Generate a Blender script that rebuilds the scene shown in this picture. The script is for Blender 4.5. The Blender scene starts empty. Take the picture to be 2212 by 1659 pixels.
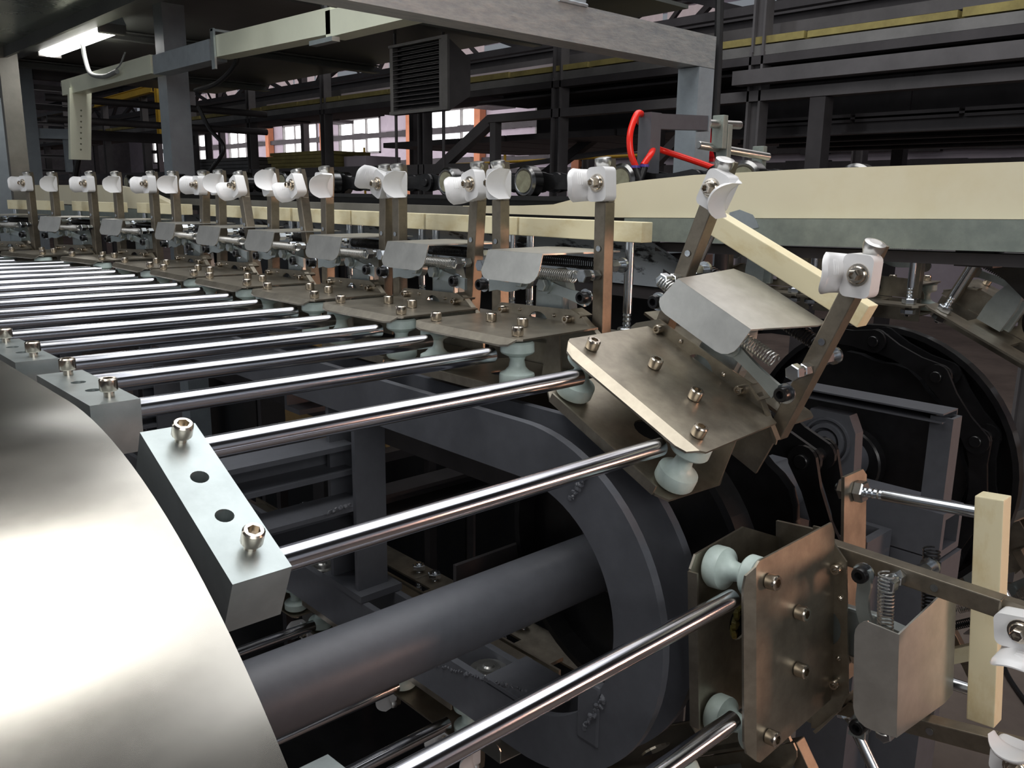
import bpy, bmesh, math, random
from mathutils import Vector, Matrix, Euler
from mathutils.geometry import tessellate_polygon
random.seed(7)
R = math.radians
OZ = 1.15                      # height of the camera above the floor; geometry below is authored relative to it
SC = bpy.context.scene
COL = SC.collection

# ------------------------------------------------------------------ camera
cam_d = bpy.data.cameras.new('camera'); cam = bpy.data.objects.new('camera', cam_d); COL.objects.link(cam)
SC.camera = cam
cam_d.sensor_width = 36; cam_d.lens = 1839.387 / 2212 * 36; cam_d.clip_start = 0.02; cam_d.clip_end = 200
AX = ((0.7358, -0.1366, 0.6622), (-0.6760, -0.1674, 0.7176), (0.0129, -0.9764, -0.2157))
_r = Vector((0.736, -0.676, 0.013)).normalized(); _f = Vector((0.663, 0.717, -0.216)); _f = (_f - _r*_f.dot(_r)).normalized(); _u = _r.cross(_f)
cam.matrix_world = Matrix.Translation((0, 0, OZ)) @ Matrix((( _r.x, _u.x, -_f.x), (_r.y, _u.y, -_f.y), (_r.z, _u.z, -_f.z))).to_4x4()

# ------------------------------------------------------------------ world, lights, exposure
W = bpy.data.worlds.new('factory_air'); SC.world = W; W.use_nodes = True
W.node_tree.nodes['Background'].inputs[0].default_value = (0.80, 0.86, 0.95, 1)
W.node_tree.nodes['Background'].inputs[1].default_value = 0.24

def area(name, loc, target, sx, sy, power, color, spread=180):
    l = bpy.data.lights.new(name, 'AREA'); l.shape = 'RECTANGLE'; l.size = sx; l.size_y = sy
    l.energy = power; l.color = color; l.spread = R(spread)
    o = bpy.data.objects.new(name, l); COL.objects.link(o)
    o.location = (loc[0], loc[1], loc[2] + OZ)
    d = Vector(target) - Vector(loc); o.rotation_euler = d.to_track_quat('-Z', 'Y').to_euler()
    return o
area('roof_light', (-.14, .82, 2.05), (-.14, .82, 0), 1.9, 1.5, 38, (1.0, 0.985, 0.955))
area('roof_light_right', (1.78, 1.0, 2.05), (1.78, 1.0, 0), 1.55, 3.4, 38, (0.97, 0.98, 1.0))
area('hood_tube', (.58, 1.55, .535), (.58, 1.55, 0), .12, 1.7, 1.3, (0.96, 0.98, 1.0))
area('daylight_behind', (-0.8, -2.8, 1.1), (0.6, 0.8, -0.1), 3.0, 1.4, 46, (1.0, 0.98, 0.96))
area('roof_lamps_left', (-1.6, 2.6, 1.6), (0.7, 2.0, -0.1), 0.3, 3.0, 18, (0.92, 0.96, 1.0))
area('open_door', (2.6, -1.9, -0.35), (1.0, 0.5, -0.35), .6, .5, 1.9, (1.0, 0.55, 0.38), 44)
area('wall_fill', (7.6, 15.5, .9), (9.0, 15.5, 0.9), 13.0, .9, 120, (1.0, 0.93, 0.97))  # added fill inside the hall, brightens the far window wall
area('hall_fill', (4.6, 6.0, 2.9), (4.6, 6.0, 0), 3.0, 12.0, 110, (1.0, 0.95, 0.95))  # added fill under the ceiling that lifts the gallery

SC.view_settings.view_transform = 'Standard'; SC.view_settings.look = 'None'
SC.view_settings.gamma = 1; SC.view_settings.use_curve_mapping = False
SC.view_settings.exposure = 0.0

# ------------------------------------------------------------------ materials
MATS = {}
def mat(name, color, metal=0.0, rough=0.5, var=0.15, scale=30.0, bump=0.0, rvar=0.0, stretch=None, color2=None, spec=0.5, emit=None, es=0, trans=0, coat=0, lo=0.35, hi=0.7, sss=0):
    m = bpy.data.materials.new(name); m.use_nodes = True; nt = m.node_tree; n = nt.nodes; L = nt.links
    b = n['Principled BSDF']
    b.inputs['Metallic'].default_value = metal; b.inputs['Roughness'].default_value = rough
    b.inputs['Specular IOR Level'].default_value = spec
    if coat: b.inputs['Coat Weight'].default_value = coat; b.inputs['Coat Roughness'].default_value = 0.15
    if trans: b.inputs['Transmission Weight'].default_value = trans
    if sss: b.inputs['Subsurface Weight'].default_value = sss; b.inputs['Subsurface Radius'].default_value = (.01, .01, .01)
    if emit: b.inputs['Emission Color'].default_value = (*emit, 1); b.inputs['Emission Strength'].default_value = es
    tc = n.new('ShaderNodeTexCoord'); mp = n.new('ShaderNodeMapping'); L.new(tc.outputs['Object'], mp.inputs[0])
    if stretch: mp.inputs['Scale'].default_value = stretch
    no = n.new('ShaderNodeTexNoise'); no.inputs['Scale'].default_value = scale; no.inputs['Detail'].default_value = 6; no.inputs['Roughness'].default_value = .65
    L.new(mp.outputs[0], no.inputs['Vector'])
    ra = n.new('ShaderNodeValToRGB'); ra.color_ramp.elements[0].position = lo; ra.color_ramp.elements[1].position = hi
    c2 = color2 if color2 else tuple(max(0, c*(1-var)) for c in color)
    c1 = color if color2 else tuple(min(1, c*(1+var)) for c in color)
    ra.color_ramp.elements[0].color = (*c2, 1); ra.color_ramp.elements[1].color = (*c1, 1)
    L.new(no.outputs['Fac'], ra.inputs[0]); L.new(ra.outputs[0], b.inputs['Base Color'])
    if rvar:
        mr = n.new('ShaderNodeMapRange'); mr.inputs[3].default_value = max(.02, rough-rvar); mr.inputs[4].default_value = rough+rvar
        L.new(no.outputs['Fac'], mr.inputs[0]); L.new(mr.outputs[0], b.inputs['Roughness'])
    if bump:
        bp = n.new('ShaderNodeBump'); bp.inputs['Strength'].default_value = bump; bp.inputs['Distance'].default_value = 0.002
        L.new(no.outputs['Fac'], bp.inputs['Height']); L.new(bp.outputs[0], b.inputs['Normal'])
    MATS[name] = m; return m
steel   = mat('brown_steel', (.36,.325,.265), .9, .38, scale=45, var=.16, rvar=.08, bump=.05)
armst   = mat('arm_steel', (.27,.235,.185), .85, .42, scale=60, var=.15, rvar=.06, bump=.06)
bright  = mat('bright_steel', (.62,.62,.60), .95, .30, scale=70, var=.1, rvar=.06)
covst   = mat('cover_steel', (.60,.59,.55), .85, .36, scale=50, var=.08, rvar=.06)
screwm  = mat('nickel_screw', (.62,.56,.48), 1, .22, scale=90, var=.12)
zinc    = mat('zinc_plate', (.42,.47,.47), .75, .36, scale=22, var=.13, rvar=.07)
zincbolt= mat('zinc_bolt', (.66,.70,.74), 1, .22, scale=80, var=.1)
chrome  = mat('chrome_rod', (.60,.61,.66), 1, .17, scale=14, var=.04, rvar=.03)
stainl  = mat('stainless_drum', (.60,.575,.52), 1, .25, scale=5, var=.14, rvar=.07, stretch=(1,1.5,1.5))
paint   = mat('grey_paint', (.095,.10,.115), .0, .42, scale=60, var=.07, bump=.08, spec=.45)
paintlt = mat('light_grey_paint', (.30,.34,.37), .1, .42, scale=9, var=.14, bump=.15, stretch=(2,2,2))
paintpk = mat('brushed_grey_paint', (.40,.41,.40), .1, .36, scale=26, bump=1.0, color2=(.24,.265,.28), stretch=(.8,3,3), lo=.3, hi=.65)
bluep   = mat('blue_grey_paint', (.27,.31,.34), .1, .42, scale=9, var=.14, bump=.15)
paintbr = mat('brown_grey_paint', (.23,.22,.19), .1, .42, scale=12, var=.15, bump=.2)
black   = mat('black_oiled', (.010,.010,.011), .0, .30, scale=40, var=.3, bump=.1)
blackst = mat('black_chain_steel', (.035,.035,.037), .7, .32, scale=40, var=.3, rvar=.1)
white   = mat('white_nylon', (.84,.84,.85), 0, .32, scale=30, var=.02, sss=.1)
cream   = mat('cream_nylon', (.86,.78,.53), 0, .48, scale=16, color2=(.70,.57,.30), lo=.25, hi=.48, stretch=(1,.7,1.5), bump=.15)
creamr  = mat('cream_board', (.86,.79,.58), 0, .50, scale=5, color2=(.80,.71,.48), lo=.3, hi=.5, bump=.1)
nylon   = mat('roller_nylon', (.60,.71,.68), 0, .38, scale=60, color2=(.50,.60,.56), sss=.1)
galv    = mat('galvanised', (.33,.37,.33), .25, .42, scale=38, color2=(.235,.27,.245), bump=.1)
foil    = mat('painted_smear', (.42,.47,.52), .3, .32, scale=36, color2=(.03,.03,.035), lo=.40, hi=.47, stretch=(1,.45,1), bump=.5)
greench = mat('pale_green_sheet', (.74,.77,.62), .1, .40, scale=6, var=.05)
dark    = mat('dark_girder', (.055,.050,.053), .3, .6, scale=6, var=.25)
darkmid = mat('girder_grey', (.115,.108,.112), .3, .55, scale=6, var=.2)
darklt  = mat('girder_light', (.19,.185,.18), .4, .5, scale=8, var=.2)
wood    = mat('yellow_board', (.36,.30,.10), 0, .7, scale=14, color2=(.22,.18,.06))
plaster = mat('lilac_plaster', (.60,.54,.60), 0, .85, scale=3, color2=(.50,.44,.50))
orange  = mat('orange_column', (.62,.24,.12), 0, .7, scale=4)
yellow  = mat('yellow_paint', (.62,.38,.03), 0, .55, scale=6)
red     = mat('red_hose', (.85,.025,.015), 0, .25, scale=10, var=.05)
redlamp = mat('red_lamp_plastic', (.75,.01,.015), 0, .2, scale=10, var=.1)
seal    = mat('bearing_seal', (.34,.34,.24), .2, .4, scale=60, color2=(.20,.19,.13))
rollm   = mat('roller_steel', (.22,.22,.22), 1, .22, scale=40, var=.2)
rubber  = mat('black_rubber', (.012,.012,.013), 0, .45, scale=60, var=.2, bump=.2)
greycab = mat('grey_conduit', (.26,.27,.27), .1, .5, scale=60, var=.08)
copper  = mat('rusty_copper_steel', (.38,.20,.13), .8, .35, scale=25, color2=(.20,.11,.08))
floorm  = mat('floor_concrete', (.24,.19,.16), 0, .75, scale=2.5, color2=(.13,.10,.085), bump=.2)
hood    = mat('dark_hood_sheet', (.20,.21,.19), .4, .38, scale=2.2, color2=(.11,.115,.11), rvar=.1)
hoodlt  = mat('green_grey_hood_sheet', (.26,.31,.28), .35, .28, scale=3, var=.12, rvar=.08)
ceilm   = mat('dark_roof', (.03,.03,.032), 0, .8, scale=3)
grease  = mat('yellow_grease', (.42,.36,.10), 0, .35, scale=90, color2=(.20,.17,.06), bump=.6)
tubeem  = mat('lit_tube', (1,1,1), 0, .4, emit=(1.0,.97,.93), es=13)
daypane = mat('daylight_pane', (1,1,1), 0, .3, emit=(1.0,.98,.99), es=3.2)
dimpane = mat('dim_fibreglass', (.3,.25,.26), 0, .6, scale=4, color2=(.12,.1,.1), emit=(.9,.74,.76), es=.30)
cardb   = mat('cardboard', (.50,.33,.14), 0, .8, scale=10)
purple  = mat('violet_fitting', (.10,.07,.35), 0, .3)

# ------------------------------------------------------------------ mesh helpers
class MB:
    def __init__(s): s.v = []; s.f = []; s.sm = []
    def add(s, V, F, smooth=False, M=None):
        o = len(s.v)
        for p in V:
            p = Vector(p); s.v.append(M @ p if M else p)
        for f in F: s.f.append([i+o for i in f]); s.sm.append(smooth)
        return s
    def box(s, lo, hi, M=None, c=0.0):
        x0,y0,z0 = lo; x1,y1,z1 = hi
        if c <= 0:
            V = [(x0,y0,z0),(x1,y0,z0),(x1,y1,z0),(x0,y1,z0),(x0,y0,z1),(x1,y0,z1),(x1,y1,z1),(x0,y1,z1)]
            return s.add(V, [(3,2,1,0),(4,5,6,7),(0,1,5,4),(1,2,6,5),(2,3,7,6),(3,0,4,7)], M=M)
        bm = bmesh.new(); bmesh.ops.create_cube(bm, size=1)
        for v in bm.verts: v.co = Vector(((x0+x1)/2+v.co.x*(x1-x0), (y0+y1)/2+v.co.y*(y1-y0), (z0+z1)/2+v.co.z*(z1-z0)))
        bmesh.ops.bevel(bm, geom=bm.edges[:], offset=c, segments=2, affect='EDGES', profile=.6)
        V = [v.co.copy() for v in bm.verts]; F = [[v.index for v in f.verts] for f in bm.faces]; bm.free()
        return s.add(V, F, M=M)
    def prism(s, outer, a, b, plane='yz', holes=(), M=None, smooth=False):
        # outline in a plane, extruded along the third axis from a to b
        def P(u, w, t): return {'yz': (t,u,w), 'xy': (u,w,t), 'xz': (u,t,w)}[plane]
        loops = [list(outer)] + [list(h) for h in holes]
        tri = tessellate_polygon([[Vector((p[0],p[1],0)) for p in l] for l in loops])
        flat = [p for l in loops for p in l]; n = len(flat)
        V = [P(p[0],p[1],a) for p in flat] + [P(p[0],p[1],b) for p in flat]
        s.add(V, [tuple(t) for t in tri] + [tuple(i+n for i in reversed(t)) for t in tri], M=M)
        k = 0
        for l in loops:
            m = len(l); VV = [P(p[0],p[1],a) for p in l] + [P(p[0],p[1],b) for p in l]
            s.add(VV, [(i,(i+1)%m,(i+1)%m+m,i+m) for i in range(m)], smooth=smooth, M=M); k += m
        return s
    def rev(s, prof, n=20, M=None, smooth=True):
        # prof (r,z) revolved about z
        V = []; F = []
        for r,z in prof:
            for i in range(n):
                a = 2*math.pi*i/n; V.append((r*math.cos(a), r*math.sin(a), z))
        for j in range(len(prof)-1):
            for i in range(n): F.append((j*n+i, j*n+(i+1)%n, (j+1)*n+(i+1)%n, (j+1)*n+i))
        s.add(V, F, smooth, M)
        for j in (0, len(prof)-1):
            if prof[j][0] > 1e-6: s.add([V[j*n+i] for i in range(n)], [list(range(n))], M=M)
        return s
    def cyl(s, p0, p1, r, n=16, r1=None, smooth=True, c=0):
        p0 = Vector(p0); p1 = Vector(p1); d = p1-p0; L = d.length
        M = Matrix.Translation(p0) @ d.to_track_quat('Z','Y').to_matrix().to_4x4()
        r1 = r if r1 is None else r1
        if c: pr = [(r-c,0),(r,c),(r1,L-c),(r1-c,L)]
        else: pr = [(r,0),(r1,L)]
        V=[]; 
        # separate rings for caps keep the edge crisp
        return s.rev(pr, n, M, smooth)
    def hexa(s, p0, p1, r):
        return s.cyl(p0, p1, r, 6, smooth=False, c=r*.12)
    def tube(s, pts, r, n=10, closed=False, caps=True):
        pts = [Vector(p) for p in pts]; V=[]; F=[]; N = len(pts); up = None
        for i,p in enumerate(pts):
            t = (pts[min(i+1,N-1)]-pts[max(i-1,0)]).normalized()
            if up is None: up = t.orthogonal().normalized()
            up = (up - t*up.dot(t)).normalized(); w = t.cross(up)
            for k in range(n):
                a = 2*math.pi*k/n; V.append(p + up*r*math.cos(a) + w*r*math.sin(a))
        for i in range(N-1):
            for k in range(n): F.append((i*n+k, i*n+(k+1)%n, (i+1)*n+(k+1)%n, (i+1)*n+k))
        s.add(V, F, True)
        if caps: s.add(V[:n], [list(range(n))]); s.add(V[-n:], [list(range(n))])
        return s
    def helix(s, y0, y1, x, z, R_, r, turns, seg=14, n=5):
        N = int(turns*seg); pts = []
        for i in range(N+1):
            a = 2*math.pi*i/seg; pts.append((x+R_*math.cos(a), y0+(y1-y0)*i/N, z+R_*math.sin(a)))
        return s.tube(pts, r, n)
    def mesh(s, name, m):
        me = bpy.data.meshes.new(name); me.from_pydata([tuple(v) for v in s.v], [], s.f); me.materials.append(m)
        bm = bmesh.new(); bm.from_mesh(me)
        for f,k in zip(bm.faces, s.sm): f.smooth = k
        bmesh.ops.remove_doubles(bm, verts=bm.verts, dist=1e-6)
        bmesh.ops.recalc_face_normals(bm, faces=bm.faces)
        for e in bm.edges:
            if len(e.link_faces) == 2 and e.calc_face_angle(0) > .65: e.smooth = False
        bm.to_mesh(me); bm.free(); return me

def link(name, me, parent=None, loc=(0,0,0), rot=(0,0,0)):
    o = bpy.data.objects.new(name, me); COL.objects.link(o); o.location = loc; o.rotation_euler = rot
    if parent is not None: o.parent = parent
    return o
def part(name, mb, m, parent, label=None, stuff=False, **k):
    o = link(name, mb.mesh(name, m), parent, **k)
    if label: o['label'] = label
    if stuff: o['kind'] = 'stuff'
    return o
def thing(name, label, cat, loc=(0,0,0), rot=(0,0,0), group=None):
    o = link(name, None, None, loc, rot); o.empty_display_size = .02
    o['label'] = label; o['category'] = cat
    if group: o['group'] = group
    return o
def solo(name, mb, m, label=None, cat=None, group=None, kind=None):
    # a thing that is one mesh: origin moved to the base centre
    xs = [v.x for v in mb.v]; ys = [v.y for v in mb.v]; zs = [v.z for v in mb.v]
    c = Vector(((min(xs)+max(xs))/2, (min(ys)+max(ys))/2, min(zs)))
    mb.v = [v-c for v in mb.v]
    o = link(name, mb.mesh(name, m), None, c)
    if label: o['label'] = label
    if cat: o['category'] = cat
    if group: o['group'] = group
    if kind: o['kind'] = kind
    return o
def ngon(cy, cz, r, n, a0=0): return [(cy+r*math.cos(a0+2*math.pi*i/n), cz+r*math.sin(a0+2*math.pi*i/n)) for i in range(n)]
def bez(P, n=20):
    P = [Vector(p) for p in P]; out = []
    Q = [P[0]*2-P[1]] + P + [P[-1]*2-P[-2]]
    for i in range(1, len(Q)-2):
        for k in range(n):
            t = k/n; a,b,c,d = Q[i-1],Q[i],Q[i+1],Q[i+2]
            out.append(.5*((2*b)+(c-a)*t+(2*a-5*b+4*c-d)*t*t+(3*b-a-3*c+d)*t**3))
    out.append(P[-1]); return out

# ------------------------------------------------------------------ factory shell
def struct(name, mb, m): return solo(name, mb, m, kind='structure')
struct('floor', MB().box((-6,-8,-1.25),(9.3,26,-1.15)), floorm)
mb = MB()
for i in range(36):            # corrugated dark roof sheet
    y = -8+i*.96; mb.box((-6,y,3.0+.03*(i%2)),(9.3,y+.96,3.06+.03*(i%2)))
struct('ceiling', mb, ceilm)
struct('wall_back', MB().box((-6,26,-1.15),(9.3,26.2,3.06)), darkmid)
# right-hand wall with openings: built as pieces round the glazing
struct('wall_right', MB().box((9.0,-8,-1.15),(9.2,26,.72)).box((9.0,-8,1.36),(9.2,26,1.98)).box((9.0,-8,2.27),(9.2,26,3.0)), plaster)
wins = [(8.1,9.3),(10.55,11.95),(13.3,14.7),(15.5,16.9),(18.2,19.5),(20.4,21.6),(23.0,24.2)]
ys = [-8.0]+[v for w in wins for v in w]+[26.0]
mb = MB()
for a,b in zip(ys[0::2], ys[1::2]): mb.box((9.0,a,.72),(9.2,b,1.36))
struct('trim_1', mb, plaster)
for i,(a,b) in enumerate(wins):
    fr = MB(); t = .035
    fr.box((8.98,a,.72),(9.06,a+t,1.36)).box((8.98,b-t,.72),(9.06,b,1.36)).box((8.98,a,1.33),(9.06,b,1.36)).box((8.98,a,.72),(9.06,b,.75)).box((8.98,a,1.0),(9.05,b,1.035))
    w = solo('window_%d' % (i+1), fr, darklt, kind='structure'); n = 3; wd = (b-a-2*t)/n
    for k in range(n):
        for z0,z1 in ((.76,.995),(1.04,1.325)):
            y0 = a+t+k*wd+(.015 if k else 0); pm = MB().box((.0,0,0),(.01,wd-.03,z1-z0))
            part('pane', pm, daypane, w, loc=Vector((9.02, y0, z0))-w.location)
        if k: part('mullion', MB().box((0,0,0),(.04,.03,.58)), darklt, w, loc=Vector((8.99, a+t+k*wd-.02, .75))-w.location)
# translucent corrugated strip high on the right wall, one sheet per bay
for i in range(24):
    if i % 5 == 4: continue
    y0 = 2.0+i*.85; mb = MB(); pts = []
    for k in range(15):
        yy = y0+k*.055; pts.append((9.02+.02*(k%2), yy))
    V = [(x,y,z) for z in (1.98,2.27) for x,y in pts]
    mb.add(V, [(k,k+1,k+16,k+15) for k in range(14)])
    mb.add([(x+.01,y,z) for x,y,z in V], [(k,k+1,k+16,k+15) for k in range(14)])
    s = solo('skylight_sheet', mb, dimpane, 'pale corrugated translucent sheet in the strip high on the far wall', 'wall sheet', 'corrugated translucent sheets along the far wall')
# orange columns on the window wall
for i,y in enumerate((10.4,12.2,15.05,17.3,8.3,6.2)):
    mb = MB().box((8.86,y,-1.15),(8.98,y+.14,2.0)); mb.box((8.84,y-.02,1.38),(8.98,y+.16,1.42)).box((8.84,y-.02,-1.15),(8.98,y+.16,-1.1))
    solo('wall_column', mb, orange, 'orange painted steel column against the far window wall', 'column', 'orange columns on the far wall')

# ------------------------------------------------------------------ girder helper
def frame_of(p0, p1):
    p0 = Vector(p0); p1 = Vector(p1); d = (p1-p0); L = d.length; d.normalize()
    up = Vector((0,0,1)) if abs(d.z) < .95 else Vector((0,1,0))
    s = d.cross(up).normalized(); u = s.cross(d)
    return Matrix(((s.x,u.x,d.x,p0.x),(s.y,u.y,d.y,p0.y),(s.z,u.z,d.z,p0.z),(0,0,0,1))), L
def sect(mb, p0, p1, w, h, kind='tube', t=None):
    """steel section from p0 to p1: w across, h high"""
    M, L = frame_of(p0, p1); a=w/2; b=h/2; t = t or min(w,h)*.16
    if kind == 'tube': mb.prism([(-a,-b),(a,-b),(a,b),(-a,b)], 0, L, 'xy', holes=[[(-a+t,-b+t),(a-t,-b+t),(a-t,b-t),(-a+t,b-t)]], M=M)
    elif kind == 'C': mb.prism([(-a,-b),(a,-b),(a,-b+t),(-a+t,-b+t),(-a+t,b-t),(a,b-t),(a,b),(-a,b)], 0, L, 'xy', M=M)
    elif kind == 'I': mb.prism([(-a,-b),(a,-b),(a,-b+t),(t/2,-b+t),(t/2,b-t),(a,b-t),(a,b),(-a,b),(-a,b-t),(-t/2,b-t),(-t/2,-b+t),(-a,-b+t)], 0, L, 'xy', M=M)
    elif kind == 'L': mb.prism([(-a,-b),(a,-b),(a,-b+t),(-a+t,-b+t),(-a+t,b),(-a,b)], 0, L, 'xy', M=M)
    elif kind == 'round':
        mb.rev([(a,0),(a,L)], 14, M)
    return mb
def girder(name, m, parent, p0, p1, w, h, kind='tube', label=None): return part(name, sect(MB(), p0, p1, w, h, kind), m, parent, label)

# ------------------------------------------------------------------ steel gallery (rack) beyond the machine
G = 2.5
gal = thing('steel_gallery', 'long dark steel gallery frame with posts and rails beyond the chain', 'steel frame', (G, 4.0, -1.15))
def gp(x,y,z): return (x-G, y-4.0, z+1.15)
for k in range(-1, 15):
    y = .69+.88*k
    girder('post', darkmid, gal, gp(G,y,-1.15), gp(G,y,.45), .05, .05, 'I')
    if k >= 0: girder('post', darkmid, gal, gp(G,y,.45), gp(G,y,.70), .045, .045, 'I')
    if k%4==1: girder('post', dark, gal, gp(G+1.3,y+.1,-1.15), gp(G+1.3,y+.1,.80), .05, .05, 'tube')
girder('rail', darklt, gal, gp(G,-1,.455), gp(G,13.2,.455), .03, .03, 'C')
girder('rail', dark, gal, gp(G,-1,.425), gp(G,13.2,.425), .05, .025, 'C')
girder('rail', darkmid, gal, gp(G,-1,.705), gp(G,13.2,.705), .05, .03, 'L')
girder('rail', dark, gal, gp(G+.5,-1,.69), gp(G+.5,13.2,.69), .08, .03, 'tube')
girder('rail', darkmid, gal, gp(G+.12,-1,.535), gp(G+.12,13.2,.535), .03, .035, 'tube')
girder('rail', dark, gal, gp(G+.3,-1,.60), gp(G+.3,13.2,.60), .05, .05, 'I')
girder('rail', dark, gal, gp(G+1.3,-1,.66), gp(G+1.3,13.2,.66), .06, .07, 'I')
girder('rail', dark, gal, gp(G+1.3,-1,.78), gp(G+1.3,13.2,.78), .06, .05, 'I')
girder('rail', darkmid, gal, gp(G,2.9,.115), gp(G,13.2,.115), .05, .045, 'C')
# shelf undersides hanging below the rail (rough ribbed sheets)
for k,(x,z) in enumerate(((G+.25,.445),(G+.5,.475),(G+.8,.52),(G+1.05,.56))):
    mb = MB(); y = -1.0
    while y < 13:
        l = random.uniform(.35,.9); mb.box((x-G-.14, y-4, z+1.15+random.uniform(-.012,.012)), (x-G+.12, y-4+l, z+1.165+random.uniform(-.006,.012))); y += l+.01
    part('shelf_sheet', mb, (dark, darkmid)[k%2], gal)
# yellow boards laid along the rail, each with its own ends
y = .1
for k in range(26):
    l = .44; part('board', MB().box((-.012,y-4.0,.475+1.15),(.05,y-4.0+l-.012,.496+1.15+random.uniform(-.003,.003))), wood, gal); y += l
for (a,b) in ((3.45,4.15),(4.35,5.0),(2.55,3.3)):
    part('pale_strip', MB().box((.06,a-4.0,.475+1.15),(.065,b-4.0,.52+1.15)), plaster, gal, 'pale sheet standing behind the boards')
# diagonals and walkway at the front of the gallery
wk = thing('steel_walkway', 'dark steel walkway with sloping stair strings right of centre', 'walkway', (2.6, 2.0, -1.15))
def wp(x,y,z): return (x-2.6, y-2.0, z+1.15)
girder('beam', darkmid, wk, wp(2.5,-.6,.318), wp(2.5,2.86,.318), .05, .032, 'tube')
girder('beam', darkmid, wk, wp(2.45,.2,.37), wp(2.45,1.62,.37), .05, .042, 'C', 'short wide girder on top of the walkway edge')
girder('stair_string', darkmid, wk, wp(2.5,2.86,.31), wp(2.5,3.25,.10), .04, .045, 'tube')
girder('stair_string', dark, wk, wp(2.9,2.6,.27), wp(2.9,3.0,.06), .04, .04, 'tube')
girder('post', darkmid, wk, wp(2.5,2.83,-1.15), wp(2.5,2.83,.31), .035, .035, 'tube')
girder('post', dark, wk, wp(2.5,1.35,-1.15), wp(2.5,1.35,.30), .05, .05, 'tube')
girder('post', dark, wk, wp(2.6,2.05,-1.15), wp(2.6,2.05,.30), .05, .05, 'I')
girder('brace', dark, wk, wp(2.5,1.75,.30), wp(2.5,2.05,.05), .03, .03, 'L')
girder('brace', darkmid, wk, wp(2.9,2.4,.20), wp(2.9,3.3,.13), .03, .02, 'L')
mb = MB()
for k in range(14): mb.box((.03,-2.6+k*.32,.0+1.15+.235),(1.0,-2.6+k*.32+.305,1.15+.26))
part('deck', mb, dark, wk)
for k in range(6): part('dark_backing', MB().box((1.0,-2.6+k*.72,1.15+.255),(1.012+.006*(k%2),-2.6+k*.72+.715,1.15+.86)), dark, wk)  # added dark sheets hiding the bright wall between the beams
for k in range(4): girder('joist', dark, wk, wp(2.65+.28*k,-.5,.225), wp(2.65+.28*k,1.9,.225), .04, .05, 'I')
girder('beam', dark, wk, wp(2.7,-.6,.42), wp(2.7,3.0,.42), .3, .05, 'I')
# second steel line further back
far = thing('roof_truss', 'dark lattice roof truss running below the ceiling at the back', 'truss', (6, 6, -1.15))
for X_,zz in ((5.2,(.98,1.42,1.62)),(7.2,(1.46,1.87,2.3)),(4.2,(.86,1.14))):
    for z in zz: girder('chord', dark, far, (X_-6,-8,z+1.15), (X_-6,14,z+1.15), .09, .07, 'I')
    for k in range(12):
        y = -7+k*1.7
        girder('lattice', dark, far, (X_-6,y,zz[0]+1.15), (X_-6,y+.85,zz[-1]+1.15), .04, .04, 'L')
        girder('lattice', dark, far, (X_-6,y+.85,zz[-1]+1.15), (X_-6,y+1.7,zz[0]+1.15), .04, .04, 'L')
    for k in range(7 if X_ > 7 else 0): girder('column', darkmid, far, (X_-6,-5.6+k*3.1,0), (X_-6,-5.6+k*3.1,zz[-1]+1.15), .1, .1, 'I')
mb = MB()
for y in (1.6,9.2,13.4): mb.box((-.4,y-6,2.35),(2.5,y-6+.5,2.4))
part('hanging_sheet', mb, dark, far)
# ragged dark insulation band on the wall (long cladding strips)
for k,(z0,z1,c) in enumerate(((.985,1.06,1),(.50,.57,0),(.30,.40,0))):
    mb = MB(); y = -2
    while y < 24:
        l = random.uniform(.25,.6); mb.box((8.90,y,z0-random.uniform(0,.02)),(8.97,y+l,z1+random.uniform(0,.02))); y += l
    solo('insulation_band', mb, dark, ('dark ragged insulation band crossing the far wall windows','dark lower insulation strip on the far lilac wall below the windows','lowest dark insulation strip on the far lilac wall')[k], 'insulation')

# unit heater
hx = thing('unit_heater', 'grey louvred unit heater hanging in front of the dark gallery', 'heater', (2.0, 2.72, .30))
part('side_panel', MB().box((0,-.165,-.0),(.03,-.145,.25)), darklt, hx)
part('side_panel', MB().box((0,.145,.0),(.03,.165,.25)), darklt, hx)
part('front_flange', MB().box((-.006,-.20,.0),(.004,-.165,.255)).box((-.006,-.165,.0),(.004,.165,.012)).box((-.006,-.165,.245),(.004,.165,.255)), darklt, hx)
part('rear_hood', MB().prism([(0,.0),(.0,.25),(.10,.19),(.10,.06)], -.165, .165, 'xz', M=Matrix.Translation((.03,0,0))), darkmid, hx)
for k in range(14):
    z = .014+k*.0165; mb = MB().prism([(0,z),(.022,z+.010),(.022,z+.012),(0,z+.003)], -.145, .145, 'xz'); part('louvre', mb, darkmid, hx)
part('backing', MB().box((.024,-.145,0),(.028,.145,.25)), black, hx)
for y in (-.15,.15): girder('hanger_rod', darkmid, hx, (.015,y,-1.3), (.015,y,0), .012, .012, 'round'); girder('hanger_rod', darkmid, hx, (.015,y,.25), (.015,y,.42), .012, .012, 'round')

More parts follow.
